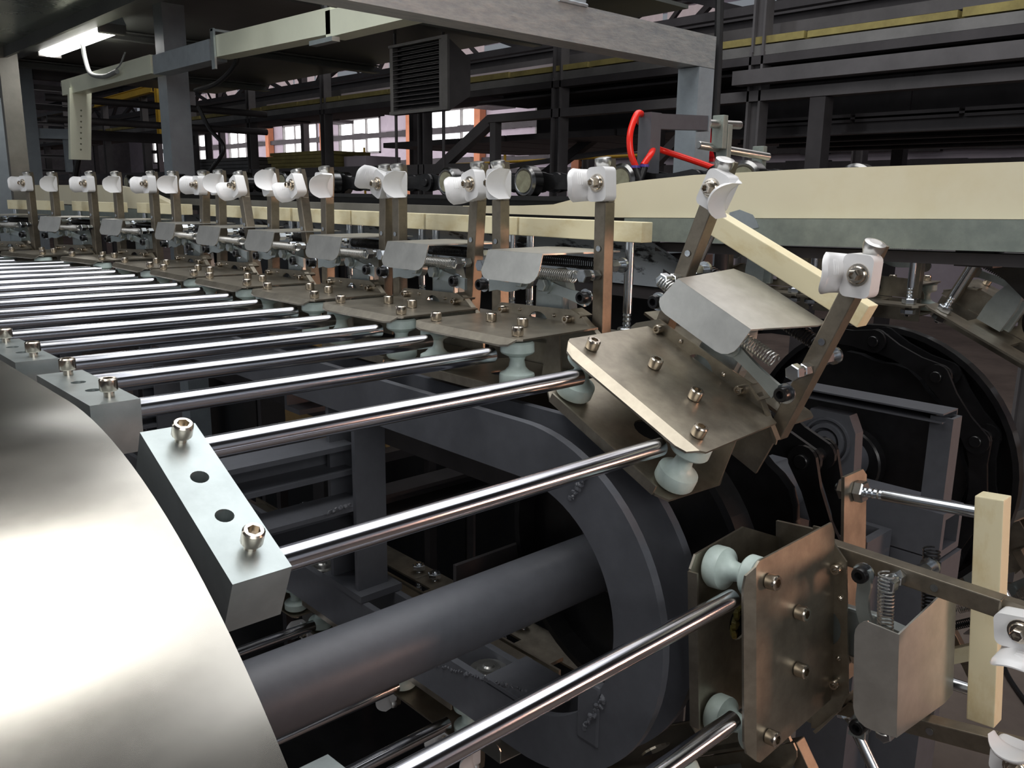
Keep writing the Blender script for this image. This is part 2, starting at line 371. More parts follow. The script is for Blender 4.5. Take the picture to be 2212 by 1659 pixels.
# material stack beyond the far carriages: yellow board stack and wrapped sheets
st = thing('board_stack', 'stack of mustard yellow boards on the rack behind the far grippers', 'board stack', (2.7, 4.62, .13))
for k in range(5): part('board', MB().box((-.15,-.36+.02*k+random.uniform(-.02,.02),.0+k*.021),(.15,.36+random.uniform(-.03,.03),.019+k*.021)), wood, st)
st2 = thing('wrapped_sheet_stack', 'grey plastic wrapped sheet stack left of the mustard boards', 'sheet stack', (2.75, 5.65, .13))
for k in range(4): part('sheet', MB().box((-.2,-.45,.0+k*.023),(.2,.45+.02*k,.02+k*.023)), darklt, st2)
solo('carton', MB().box((2.62,4.02,.13),(2.85,4.24,.20),c=.004).box((2.62,4.12,.20),(2.85,4.14,.202)), plaster, 'dull pinkish carton beside the mustard board stack', 'carton')

# yellow jib post, picture left
yj = thing('yellow_jib', 'yellow painted steel jib seen left of the grey column', 'jib', (2.45, 6.40, .40))
girder('mast', yellow, yj, (0,0,0), (0,0,.33), .05, .05, 'I'); girder('arm', yellow, yj, (-.04,.02,.31), (-.16,.9,.25), .03, .05, 'I')
# yellow handrail right of centre
yr = thing('yellow_handrail', 'thin yellow handrail in front of the far lilac wall', 'handrail', (6.5, 6.0, -1.15))
girder('rail', yellow, yr, (0,-1.6,1.55), (0,5.5,1.45), .03, .03, 'round')
for y in (-1.3,-.2,1.2,2.6,4.0): girder('post', yellow, yr, (0,y,0), (0,y,1.75), .03, .03, 'round')
# distant roller table
rt = thing('roller_table', 'far roller table with pale pegs in front of the lit windows', 'table', (5.5, 8.6, -1.15))
girder('frame_rail', darkmid, rt, (0,-1.6,1.33), (0,2.2,1.42), .05, .05, 'C')
girder('frame_rail', darkmid, rt, (0,-1.6,1.42), (0,2.2,1.52), .04, .03, 'C')
for k in range(14): girder('peg', plaster, rt, (0,-1.5+k*.26,1.35), (0,-1.5+k*.26,1.43), .03, .03, 'round')

# ------------------------------------------------------------------ machine hood and grey portal frame
hd = thing('machine_hood', 'dark sheet hood roof carrying the lit tube lamp, top left', 'hood', (1.5, 4.2, .60))
part('roof_sheet', MB().box((-.45,-2.4,0),(.92,1.2,.012)), hood, hd)
part('edge_beam', sect(MB(), (-.47,-2.4,-.02), (-.47,1.2,-.02), .05, .07, 'C'), hood, hd)
for y in (-1.7,-.6,.5): part('rib', sect(MB(), (-.45,y,-.022), (.92,y,-.022), .05, .035, 'C'), hood, hd)
h2 = thing('side_hood', 'glossy green grey hood panel with a bright reflection, top left corner', 'hood', (.55, 3.6, .56))
part('roof_sheet', MB().box((-.3,-1.5,0),(.42,1.2,.012)), hoodlt, h2)
part('edge_lip', MB().box((.40,-1.5,-.04),(.412,1.2,0)), hood, h2)
# light-green channel running along the hood, with its hanging leg
gc = thing('green_channel', 'pale green bent sheet channel running under the hood to the left', 'channel', (1.1, 2.7, .36))
def cch(y0,y1,z0,z1):
    return sect(MB(), (0,y1,z1), (0,y0,z0), .05, .056, 'C')
part('channel', cch(1.1,.16,.03,.03), greench, gc)
part('channel', cch(.14,-.28,.025,.025), paintlt, gc, 'plain grey sleeve between two green lengths')
part('channel', cch(-.30,-.92,.03,.018), greench, gc)
part('channel', cch(-.90,-1.5,.012,.012), greench, gc)
part('clip', MB().box((-.032,-.325,-.03),(-.026,-.305,.075)).box((-.032,-.322,.068),(.05,-.308,.074)), zinc, gc)
part('clip', MB().box((-.04,-.95,-.03),(-.02,-.85,-.02)), zinc, gc)
lg = MB().prism([(-.035,.02),(.045,.02),(.02,-.245),(-.055,-.245)], -.012, .012, 'xz', holes=[ngon(.0-.002*k,-.06-.021*k,.0035,8) for k in range(8)])
part('leg', lg, greench, gc, 'pale green hanging leg with a row of small holes', loc=(.0,.98,0))
# tube lamp
tl = thing('tube_lamp', 'lit fluorescent tube lamp under the machine hood', 'lamp', (1.1, 3.64, .56))
tlm = MB().prism([(-.045,.0),(.045,.0),(.03,.035),(-.03,.035)], -.40, .42, 'xz'); part('housing', tlm, paintlt, tl)
part('diffuser', MB().prism([(-.042,0),(-.035,-.022),(-.015,-.03),(.015,-.03),(.035,-.022),(.042,0)], -.37, .36, 'xz'), tubeem, tl)
part('end_cap', MB().box((-.044,-.40,-.032),(.044,-.37,.002),c=.004), darklt, tl); part('end_cap', MB().box((-.044,.36,-.032),(.044,.39,.002),c=.004), darklt, tl)
for y in (-.3,.3): part('bracket', MB().box((-.01,y-.02,.03),(.01,y+.02,.07)), darklt, tl)
solo('lamp_cable', MB().tube(bez([(1.09,3.55,.53),(1.09,3.53,.47),(1.07,3.42,.41),(1.06,3.25,.385),(1.06,3.12,.39)]), .008), greycab, 'grey cable hanging in a loop from the tube lamp', 'cable')
solo('thin_wire', MB().tube(bez([(1.06,3.14,.395),(1.06,3.08,.41),(1.06,3.03,.44)]), .0025), greycab, 'thin wire between the lamp cable end and the green channel', 'wire')
# portal frame
pf = thing('portal_frame', 'brush painted grey square tube portal with post and long top beam, top right', 'frame', (1.525, 1.105, -1.15))
part('beam', sect(MB(), (.025,0,1.44), (-1.4,0,1.44), .052, .062, 'tube'), paintpk, pf)
part('post', sect(MB(), (-.001,0,0), (-.001,0,1.408), .052, .052, 'tube'), paintlt, pf)
part('stub', sect(MB(), (-.40,0,1.471), (-.40,0,1.75), .07, .05, 'tube'), paintlt, pf)
part('weld', MB().tube([(-.364+.0*k,-.028,1.472+.002*math.sin(k)) if False else (-.435+.007*k,-.028+.001*math.sin(k*2.1),1.472) for k in range(11)], .0035, 6), paintlt, pf)
solo('yellow_string', MB().tube([(1.525+.03*math.cos(a)*1.0, 1.105+.03*math.sin(a), .222+.003*math.sin(3*a)) for a in [2*math.pi*k/4+math.pi/4 for k in range(5)]], .0012, 5), yellow, 'thin yellow string tied round the grey portal post', 'string')
cl = thing('grey_column', 'grey square column standing behind the far white fingers', 'column', (1.2, 3.0, -1.15))
part('tube', sect(MB(), (0,0,0), (0,0,1.85), .075, .075, 'tube'), bluep, cl); part('base_plate', MB().box((-.08,-.08,0),(.08,.08,.01)), bluep, cl)
c2_ = thing('brown_column', 'brownish grey column at the left edge of the picture', 'column', (.965, 4.12, -1.15))
part('tube', sect(MB(), (0,0,0), (0,0,1.95), .07, .07, 'tube'), paintbr, c2_); part('base_plate', MB().box((-.08,-.08,0),(.08,.08,.01)), paintbr, c2_)
c3_ = thing('blue_grey_column', 'blue grey column right behind the brownish column', 'column', (1.30, 5.0, -1.15))
part('tube', sect(MB(), (-.07,0,0), (-.07,0,1.80), .085, .085, 'tube'), bluep, c3_); part('base_plate', MB().box((-.15,-.08,0),(.02,.08,.01)), bluep, c3_)
girder('crossbar', bluep, c3_, (-.03,.0,1.43), (.19,-.1,1.43), .05, .05, 'tube')
girder('crossbar', dark, c3_, (.19,-.1,1.43), (.75,-.1,1.43), .05, .05, 'tube')
girder('crossbar', darkmid, c3_, (-.02,.0,1.56), (.18,0,1.56), .03, .02, 'tube'); girder('crossbar', darkmid, c3_, (-.02,.0,1.66), (.18,0,1.66), .03, .02, 'tube')
girder('crossbar', darkmid, c3_, (-.02,.0,1.72), (.3,0,1.72), .05, .05, 'tube')
girder('strut', bluep, c3_, (.1,-.05,1.24), (.1,-.05,1.42), .03, .03, 'tube')
c4_ = thing('left_edge_column', 'narrow blue grey column cut by the left picture edge', 'column', (.86, 4.0, -1.15))
part('tube', sect(MB(), (0,0,0), (0,0,1.5), .07, .07, 'tube'), bluep, c4_); part('base_plate', MB().box((-.06,-.06,0),(.06,.06,.01)), bluep, c4_)
# cross members behind the green leg
cr = thing('pipe_rack', 'dark rack of long pipes and small boxes at far left', 'rack', (1.12, 8.0, -1.15))
for z in (1.30,1.42,1.55,1.68,1.82,1.95): girder('shelf_rail', darkmid, cr, (-1.2,0,z), (1.2,0,z), .04, .03, 'C')
for x in (-1.1,-.5,.1,.7,1.15): girder('upright', darkmid, cr, (x,0,0), (x,0,2.05), .04, .04, 'L')
for k in range(8): part('pipe', sect(MB(), (-1.1,.05+.04*(k%3),1.33+.125*(k//2)), (.2+.1*k,.05+.04*(k%3),1.33+.125*(k//2)), .03, .03, 'round'), (darklt,darkmid)[k%2], cr)
for k in range(6): part('panel', MB().box((-1.0+.32*k,-.01,1.58+.13*(k%2)),(-.86+.32*k,.03,1.66+.13*(k%2))), darklt, cr)
girder('pipe', dark, c3_, (-.05,-.3,1.585), (1.05,-.4,1.575), .035, .035, 'round'); girder('pipe', dark, c3_, (-.05,-.3,1.485), (1.05,-.4,1.48), .035, .035, 'round')
solo('black_corrugated_hose', MB().tube([p+Vector((0,0,0)) for p in bez([(1.13,2.36,.40),(1.13,2.38,.35),(1.13,2.50,.31),(1.13,2.66,.30)])], .007, 8), rubber, 'short black hose dropping from the green channel clip', 'hose')
solo('column_cable', MB().tube(bez([(1.25,2.93,.28),(1.27,2.90,.21),(1.29,2.84,.14),(1.26,2.92,.05),(1.25,2.95,-.02)]), .007, 8), rubber, 'black cable hanging beside the grey column', 'cable')
mb = MB(); pts = bez([(1.1,1.86,.46),(1.1,1.83,.40),(1.1,1.78,.375),(1.1,1.70,.37)]); mb.tube(pts, .008, 8)
for p in pts[::3]: mb.tube([p+Vector((0,-.0015,0)),p+Vector((0,.0015,0))], .0105, 8)
solo('ribbed_hose', mb, rubber, 'black ribbed hose at the kink of the green channel', 'hose')
solo('post_hose', MB().tube(bez([(1.58,1.10,.45),(1.575,1.09,.30),(1.57,1.08,.13),(1.58,1.06,.06),(1.60,1.03,.0)]), .009, 8), rubber, 'black hose running down behind the portal post', 'hose')
# pale tray, lower left behind column: thin far things
solo('black_cable_loop', MB().tube(bez([(1.13,3.8,.20),(1.10,3.75,.13),(1.09,3.8,.02),(1.1,3.78,-.05)]), .012, 8), rubber, 'thick black cable beside the pale green leg', 'cable')

# ------------------------------------------------------------------ gripper carriage
MESH = {}
def cached(key, fn, m):
    key = (key, m.name)
    if key not in MESH: MESH[key] = fn().mesh(key[0], m)
    return MESH[key]
def rel(n, key, fn, m, parent, loc=(0,0,0), rot=(0,0,0), label=None):
    o = link(n, cached(key, fn, m), parent, loc, rot)
    if label: o['label'] = label
    return o
def f_top():      # top sheet with bent front lip; lip corners chamfered
    mb = MB(); t = .0022; zt = .0215
    mb.prism([(-.018,-.094),(-.012,-.098),(.122,-.090),(.126,-.080),(.126,.088),(.120,.100),(-.012,.098),(-.018,.094)], zt-t, zt, 'xy')
    A = [(-.018,-.094,zt),(-.018,.094,zt),(-.0245,.086,zt-.006),(-.0265,.074,zt-.0075),(-.0265,-.074,zt-.0075),(-.0245,-.086,zt-.006)]
    mb.add(A+[(x,y,z-t) for x,y,z in A], [(0,1,2,3,4,5),(6,11,10,9,8,7)]+[(i,(i+1)%6,(i+1)%6+6,i+6) for i in range(6)])
    return mb
def f_low():
    mb = MB(); z=-.040
    mb.prism([(-.030,-.080),(-.022,-.092),(.060,-.095),(.125,-.060),(.125,.070),(.060,.098),(-.022,.092),(-.030,.080)], z-.0025, z, 'xy', holes=[ngon(.05,0,.018,16)])
    mb.box((-.032,-.078,z-.0025),(-.0295,.078,z+.008))
    mb.prism([(-.095,z),(-.060,z),(-.070,.019),(-.088,.019)], .055, .0575, 'yz')
    return mb
def f_flange():
    o = [(-.099,-.002),(-.097,.006),(-.056,.036),(-.048,.038),(.094,.034),(.120,.013),(.124,.006),(.124,-.002)]
    arc = [(.020+.021*math.cos(a), .0215+.001+.019*math.sin(a)) for a in [math.pi*k/10 for k in range(11)]]
    h = [(p[0],p[1]-.012) for p in arc]+[(-.001,-.0005),(.041,-.0005)][:0]
    return MB().prism(o, .126, .1285, 'yz', holes=[h])
def f_screw2():
    mb = MB(); r=.0072; h=.0115; n=18
    mb.rev([(.0042,-.006),(.0042,.0008),(r-.0006,.0008),(r,.0016),(r,h-.0012),(r-.0010,h)], n)
    V=[];F=[]
    ring=[((r-.001)*math.cos(2*math.pi*i/n),(r-.001)*math.sin(2*math.pi*i/n),h) for i in range(n)]
    def hp(a,q):
        k=math.pi/3; b=(a % k)-k/2; rr=q*math.cos(k/2)/math.cos(b); return rr*math.cos(a), rr*math.sin(a)
    inn=[(*hp(2*math.pi*i/n,.0043),h) for i in range(n)]; bot=[(x,y,h-.006) for x,y,_ in inn]
    V=ring+inn+bot
    for i in range(n):
        j=(i+1)%n; F+= [(i,j,n+j,n+i),(n+i,n+j,2*n+j,2*n+i)]
    F.append([2*n+i for i in range(n)])
    # drop the closing cap put on by rev (last face)
    mb.f.pop(); mb.sm.pop()
    return mb.add(V,F)
def f_spool():
    return MB().rev([(.007,.016),(.017,.016),(.0195,.014),(.020,.004),(.0185,.002),(.010,-.002),(.0085,-.006),(.010,-.014),(.0145,-.019),(.020,-.0215),(.0205,-.0235),(.0205,-.034),(.0185,-.037),(.007,-.037)], 28)
def f_arm():      # square bar, full below, notched thin tongue above; origin at pivot (z'=.03)
    mb = MB(); a=.0087
    mb.box((-a,-a,-.034),(a,a,.138), c=.0012)
    mb.prism([(-.002,.138),(a,.138),(a+.0015,.172),(a,.189),(.001,.189),(-.003,.176)], -a*.92, a*.92, 'xz')
    return mb
def f_cap():
    mb = MB(); M = Matrix.Translation((-.001,.0,.1635)) @ Matrix.Rotation(R(-10),4,'Y')
    mb.rev([(.0060,0),(.0070,.004),(.0074,.014),(.0095,.019),(.0105,.023),(.0100,.0265),(.006,.0275)], 18, M)
    return mb
def f_finger(sg):
    # lug on the -X face of the arm plus curved blade turned out along -X; sg=+1: blade on the +Y side
    mb = MB(); lug = []
    w0,w1,h0,h1 = -.0130,.0165,-.0215,.0190; r=.0065
    for (cx,cy,a0) in ((w1-r,h1-r,0),(w0+r,h1-r,90),(w0+r,h0+r,180),(w1-r,h0+r,270)):
        for k in range(5): a=R(a0+k*22.5); lug.append((cx+r*math.cos(a), cy+r*math.sin(a)))
    mb.prism([(y*sg,z) for y,z in lug], -.0215, -.0020, 'yz', smooth=True)
    nx, nz = 12, 14; t=.0042; x0 = -.010 if sg>0 else -.003; L = .040 if sg>0 else .048
    def P(i,k,side):
        u=i/nx; w=-1+2*k/nz
        e = L - .013*abs(w)**4 - .003*w*w
        x = x0 - e*u
        hw = .0185 + .0015*u
        z = w*hw - .0012
        root=.012*(1-min(1,u*2.6))**2
        y=.0185-root+.0070*(w*w)*(1.0 if sg<0 else .25+.75*min(1,u*2)) + .003*u
        if side: y-=t*(1 if 0<k<nz and i<nx else .3)
        return (x,y*sg,z)
    V=[P(i,k,s) for s in (0,1) for i in range(nx+1) for k in range(nz+1)]; N=(nx+1)*(nz+1); F=[]
    for i in range(nx):
        for k in range(nz):
            a=i*(nz+1)+k; F.append((a,a+1,a+nz+2,a+nz+1)); F.append((a+N,a+nz+1+N,a+nz+2+N,a+1+N))
    for i in range(nx):
        for k in (0,nz): a=i*(nz+1)+k; b=a+nz+1; F.append((a,b,b+N,a+N))
    for k in range(nz):
        for i in (0,nx): a=i*(nz+1)+k; b=a+1; F.append((a,b,b+N,a+N))
    mb.add(V,F,True)
    for i in (6,7,8): mb.tube([P(i,k,1) for k in range(7,nz-1)], .0008, 5)
    return mb
def f_bolt():     # washer + button bolt seen on the lug, axis -X
    mb = MB(); q = Matrix.Rotation(R(-90),4,'Y')
    mb.rev([(.004,0),(.0105,0),(.0108,.0008),(.0105,.0018),(.007,.0020)], 22, q)
    mb.rev([(.0080,.0018),(.0084,.0035),(.0074,.0045),(.0055,.0046)], 20, q)
    mb.rev([(.0056,.004),(.0056,.0115),(.0048,.0128),(.0034,.0128),(.0032,.009),(.0001,.009)], 6, q, smooth=False)
    return mb
def f_cover():
    mb = MB(); t=.0018
    o = [(.073,-.040),(.073,.060),(.190,.070),(.205,.050),(.205,-.050),(.185,-.052)]
    mb.prism(o, .108, .108+t, 'xy')
    pts = [(-.040,.1095),(.060,.1095),(.066,.084)]
    for k in range(5): a=R(0-k*22.5); pts.append((.055+.012*math.cos(a)-.001*k, .0835+.011*math.sin(a)))
    for k in range(5): a=R(-90-k*22.5); pts.append((-.020+.019*math.cos(a), .0895+.017*math.sin(a)))
    V=[]; n=len(pts)
    for y,z in pts: V.append((.073-(.1095-z)*.22, y, z))
    for y,z in pts: V.append((.073-(.1095-z)*.22+t, y, z))
    mb.add(V, [list(range(n)), list(range(2*n-1,n-1,-1))]+[(i,(i+1)%n,(i+1)%n+n,i+n) for i in range(n)])
    return mb
def f_strip():    # uneven sawn cream pad
    mb = MB().box((-.011,-.1175,-.013),(.011,.1175,.013), c=.0012); return mb
def f_stud():
    mb = MB(); mb.cyl((0,0,.030),(0,0,.125),.0062,18)
    for k in range(9): mb.rev([(.0050,-.022+k*.0058),(.0060,-.0195+k*.0058),(.0050,-.0165+k*.0058)], 12)
    return mb
def f_nut():
    mb = MB().hexa((0,0,0),(0,0,.0105),.0125); mb.rev([(.007,-.0022),(.0155,-.0022),(.0155,-.0002),(.007,-.0002)], 20); mb.hexa((0,0,-.018),(0,0,-.0085),.0125)
    return mb
def f_shelf():    # back shelf that holds the studs
    return MB().prism([(.195,-.078),(.240,-.078),(.247,-.070),(.247,.152),(.238,.160),(.195,.160)], -.0065, -.003, 'xy').box((.128,-.02,-.012),(.20,.06,-.0065)).box((.128,-.095,-.045),(.132,.12,-.003))
def f_cam():      # upright bracket between the arms
    o = [(-.014,.0),(.030,.0),(.032,.045),(.026,.078),(.010,.086),(-.002,.078),(-.010,.055),(-.014,.03)]
    mb = MB().prism(o, .150, .166, 'yz'); mb.box((.140,-.012,.002),(.152,.040,.06),c=.003)
    return mb
def f_link(sg):
    # bent flat link from centre round eye to arm bolt
    a=(.030,.070) if sg>0 else (-.012,.068); b=(.098,.058) if sg>0 else (-.078,.056)
    mb = MB(); n=8; up=[]; dn=[]
    for k in range(n+1):
        t=k/n; y=a[0]+(b[0]-a[0])*t; z=a[1]+(b[1]-a[1])*t - (.006*math.sin(math.pi*min(1,t*1.3)) if sg>0 else .001) ; w=.0082-.0020*math.sin(math.pi*t)
        up.append((y,z+w)); dn.append((y,z-w))
    mb.prism(up+dn[::-1], .108, .1125, 'yz')
    mb.cyl((.106,a[0],a[1]),(.116,a[0],a[1]),.0115,20)
    mb.hexa((.098,a[0],a[1]),(.106,a[0],a[1]),.0085)
    return mb
def f_blackbolt():
    q = Matrix.Rotation(R(-90),4,'Y'); mb = MB()
    mb.rev([(.0075,0),(.0078,.001),(.0078,.010),(.0070,.0115),(.0042,.0115),(.0038,.006),(.0001,.006)], 16, q)
    return mb
def f_ring(): return MB().rev([(.004,0),(.0105,0),(.0105,.002),(.004,.002)], 18, Matrix.Rotation(R(-90),4,'Y'))
def f_spring_front(): return MB().helix(-.062,.100,.108,.082,.0070,.00085,46)
def f_spring_back():  return MB().helix(-.058,.105,.186,.092,.0075,.00095,44)
def f_standoff(s):
    mb = MB()
    if s<0: mb.hexa((-.040,0,0),(-.028,0,0),.0085); mb.cyl((-.028,0,0),(-.022,0,0),.006,12); mb.hexa((-.022,0,0),(-.0095,0,0),.0072)
    else: mb.hexa((.0095,0,0),(.024,0,0),.0080); mb.cyl((.024,0,0),(.034,0,0),.0048,12); mb.rev([(.0095,.034),(.0095,.038),(.006,.039)], 12, Matrix.Rotation(R(90),4,'Y'))
    return mb
def f_hole(): return MB().rev([(.0028,0),(.0036,0),(.0036,.0006),(.0028,.0006)], 14, Matrix.Rotation(R(-90),4,'Y'))
def f_flscrew():
    q = Matrix.Rotation(R(-90),4,'Y'); return MB().rev([(.0050,0),(.0052,.001),(.0052,.008),(.0046,.009),(.0028,.009),(.0026,.004),(.0001,.004)], 14, q)
def f_rivet(): return MB().rev([(.0026,0),(.0026,.0015),(.0012,.0028)], 10, Matrix.Rotation(R(-90),4,'Y'))
def f_tab(): return MB().prism([(-.062,.030),(-.046,.037),(-.046,.040),(-.064,.033)], .118, .140, 'yz').prism([(-.098,.003),(-.060,.034),(-.057,.037),(-.100,.006)], .120, .1285, 'yz')
def f_gusset(): return MB().prism([(.085,.0),(.10,.0),(.10,.032),(.092,.034)], .128, .160, 'yz')

def carriage(label, yc, zc, theta=0, X=.657, yaw=0, near=(-.073,-.073), far_=(.113,.115), rolls=(0,0), shift=0, detail=2, group='gripper carriages on the conveyor chain'):
    T = thing('gripper_carriage', label, 'gripper', (X,yc,zc), (R(theta),0,R(yaw)), group)
    rel('top_plate','top_plate',f_top,steel,T); rel('lower_plate','lower_plate',f_low,steel,T)
    for x,y in ((0,-.076),(0,.076),(.052,-.029),(.052,.029)): rel('cap_screw','cap_screw',f_screw2,screwm,T,(x,y,.0215),(0,0,random.uniform(0,3)))
    for y in (-.076,.076): rel('guide_roller','guide_roller',f_spool,nylon,T,(0,y,0))
    s = (0,shift,0)
    rel('flange_plate','flange_plate',f_flange,steel,T,s); rel('stud_shelf','stud_shelf',f_shelf,steel,T,s)
    rel('flange_tab','flange_tab',f_tab,steel,T,s)
    for y,z in ((-.037,.026),(.086,.026)): rel('flange_screw','flange_screw',f_flscrew,screwm,T,(.126,y+shift,z))
    for y,z in ((-.010,.0235),(.055,.0245)): rel('rivet','rivet',f_rivet,screwm,T,(.126,y+shift,z+.004))
    rel('cam_bracket','cam_bracket',f_cam,zinc,T,s)
    rel('link','link_a',lambda: f_link(1),zinc,T,s); rel('link','link_b',lambda: f_link(-1),zinc,T,s)
    rel('cover_plate','cover_plate',f_cover,covst,T,s)
    rel('spring','spring_front',f_spring_front,bright,T,s); rel('spring','spring_back',f_spring_back,blackst,T,s,label='darker rear spring')
    for sg,(yb,yt),rl in ((1,near,rolls[0]),(-1,far_,rolls[1])):
        tilt = -math.atan2(yt-yb, .17)
        A = rel('arm','arm',f_arm,armst,T,(.143,yb+(yt-yb)*.12+shift,.034),(tilt,0,0))
        rel('arm_cap','arm_cap',f_cap,bright,A)
        off = -.006 if sg>0 else -.007
        rel('finger','finger%d'%sg,lambda: f_finger(sg),white,A,(0,off,.160),(R(rl),0,0))
        rel('finger_bolt','finger_bolt',f_bolt,screwm,A,(-.0215,off,.160))
        rel('pivot_bolt','pivot_bolt',f_blackbolt,black,A,(-.030,0,.024)); rel('bolt_washer','bolt_washer',f_ring,zincbolt,A,(-.029,0,.024))
        rel('spring_post','standoff_f',lambda: f_standoff(-1),zincbolt,A,(0,0,.050)); rel('spring_post','standoff_b',lambda: f_standoff(1),zincbolt,A,(0,0,.060))
        rel('hole_rim','hole_rim',f_hole,zincbolt,A,(-.0096,0,.082))
    rel('cream_pad','cream_pad',f_strip,cream,T,(.222,.038+shift*.9,.134))
    for y in (-.052,.136):
        sd = rel('stud','stud',f_stud,zincbolt,T,(.222,y+shift*.9,-.003)); rel('hex_nut','hex_nut',f_nut,zincbolt,sd)
    return T

CY, CZ, RR = .638, -.439, .256
YC = [.779,1.007,1.234,1.461,1.684,1.909]
H = -.178
carriage('last upright gripper before the bend, beside the short end of the cream pads', YC[0], H, near=(-.077,-.075), rolls=(-3,0), group=None)
carriage('second upright gripper back from the bend, finger dipping left', YC[1], H, near=(-.052,-.066), far_=(.128,.126), rolls=(-22,0), group=None)
carriage('third upright gripper back from the bend, left finger lifted', YC[2], H, near=(-.056,-.066), far_=(.124,.118), rolls=(22,4), group=None)
carriage('fourth upright gripper back from the bend, near arm leaning left', YC[3], H, near=(-.053,-.018), far_=(.104,.092), rolls=(-16,-22), group=None)
carriage('fifth upright gripper back from the bend, arms leaning together', YC[4], H, near=(-.045,-.003), far_=(.117,.103), rolls=(-10,-12), group=None)
carriage('sixth upright gripper back from the bend, in front of the grey column', YC[5], H, near=(-.020,-.040), far_=(.128,.127), rolls=(-6,0), group=None)
carriage('third upright gripper from the left picture edge', 2.166, H, X=.632, yaw=8, near=(-.065,-.065), far_=(.115,.112), rolls=(-4,0), group=None)
carriage('second upright gripper from the left picture edge', 2.413, H, X=.565, yaw=13, near=(-.073,-.073), far_=(.115,.112), rolls=(-3,0), group=None)
carriage('leftmost upright gripper, cut by the picture edge', 2.65, H, X=.480, yaw=18, near=(-.073,-.073), far_=(.115,.112), rolls=(-3,0), group=None)
carriage('tilted gripper on the bend of the wheel, with a shining top plate', .530, -.207, 25, near=(-.088,-.082), far_=(.092,.104), rolls=(-20,4), group=None)
carriage('gripper turned on its side at the lower right, plate standing upright', .382, -.415, 85, near=(-.070,-.050), far_=(.097,.080), rolls=(10,-10), shift=-.034, group=None)
carriage('gripper turning under the wheel at the bottom right', CY-RR*math.sin(R(145)), CZ+RR*math.cos(R(145)), 145, group=None)
for k in range(4):
    carriage('%s upside-down gripper on the dark return run below the shaft' % ('nearest','second','third','farthest')[k], .865+.236*k, -.695, 180, group='upside-down grippers on the return run')

# ------------------------------------------------------------------ rod carriers: block + two chromed rods
def f_block():
    hs = [ngon(-.0195+.236-.217+.0, y, .0062, 18) for y in (-.020,.020)]
    mb = MB(); x0,x1,y0,y1,z0,z1 = -.0195,.0195,-.076,.076,-.032,.012
    outer = [(x0,y0),(x1,y0),(x1,y1),(x0,y1)]
    mb.prism(outer, z0, z1, 'xy', holes=[ngon(0,y,.0062,18) for y in (-.020,.020)])
    return mb
def f_rod(): return MB().cyl((.0,0,0),(.40,0,0),.0088,32,c=.0008)
def rods(label, yc, zc, theta=0, group=None, dx=0, L=1.0, yaw=0):
    T = thing('rod_carrier', label, 'rod carrier', (.2165+dx,yc,zc), (R(theta),0,R(yaw)), group)
    rel('block','rod_block',f_block,zinc,T)
    for y in (-.059,.060):
        o = rel('rod','rod',f_rod,chrome,T,(.018,y,0)); o.scale = (L,1,1)
    for y in (-.052,.060): rel('cap_screw','cap_screw',f_screw2,screwm,T,(.003,y,.016),(0,0,random.uniform(0,3)))
    return T
rods('rod pair with grey block nearest the camera, tilted on the wheel bend', .530, -.207, 25)
rods('rod pair whose block is second nearest, level above the drum', .779, H)
rods('rod pair whose block is just cut by the left picture edge', 1.007, H, group=None)
for k in range(2, 11):
    yy = YC[k] if k < 6 else 1.909+.228*(k-5)
    nm = ('third','fourth','fifth','sixth','seventh','eighth','ninth','tenth','eleventh')[k-2]
    rods('%s level rod pair back from the wheel bend' % nm, yy, H)
rods('rod pair low on the wheel, running steeply across the lower picture', .382, -.415, 85)
rods('rod pair turning under the wheel', CY-RR*math.sin(R(145)), CZ+RR*math.cos(R(145)), 145)
for k in range(4): rods('%s rod pair of the dark return run below the shaft' % ('nearest','second','third','farthest')[k], .865+.236*k, -.695, 180, group='chromed rod pairs of the return run')

# ------------------------------------------------------------------ drum cover
dc = thing('drum_cover', 'big curved stainless steel drum cover at the lower left', 'machine cover', (-.14, .658, -1.065))
prof = []
for k in range(49):
    a = R(200-k*110/48); prof.append((.458*math.cos(a), .458*math.sin(a)))
V=[]; prof += [(1.6,.458)]
inner = [(y*.985 if i<49 else y, z*.985 if i<49 else .451) for i,(y,z) in enumerate(prof)]
n=len(prof); mb = MB(); xs=[-.34]+[-.34+.65*(k+1)/16 for k in range(16)]
V=[(x,y,z+.458) for x in xs for y,z in prof]; F=[(i*n+k,i*n+k+1,(i+1)*n+k+1,(i+1)*n+k) for i in range(16) for k in range(n-1)]
mb.add(V,F,True)
V=[(x,y,z+.458) for x in (xs[0],xs[-1]) for y,z in inner]; mb.add(V,[(k,k+1,n+k+1,n+k) for k in range(n-1)],True)
for x in (xs[0],xs[-1]): mb.add([(x,y,z+.458) for y,z in prof]+[(x,y,z+.458) for y,z in inner],[(k,k+1,n+k+1,n+k) for k in range(n-1)])
part('curved_sheet', mb, stainl, dc)
mb = MB().prism([(y*.98,z*.98+.458) for y,z in prof[:49]]+[(.2,.458+.40),(.2,0)], .285, .300, 'yz'); part('end_disc', mb, paint, dc)

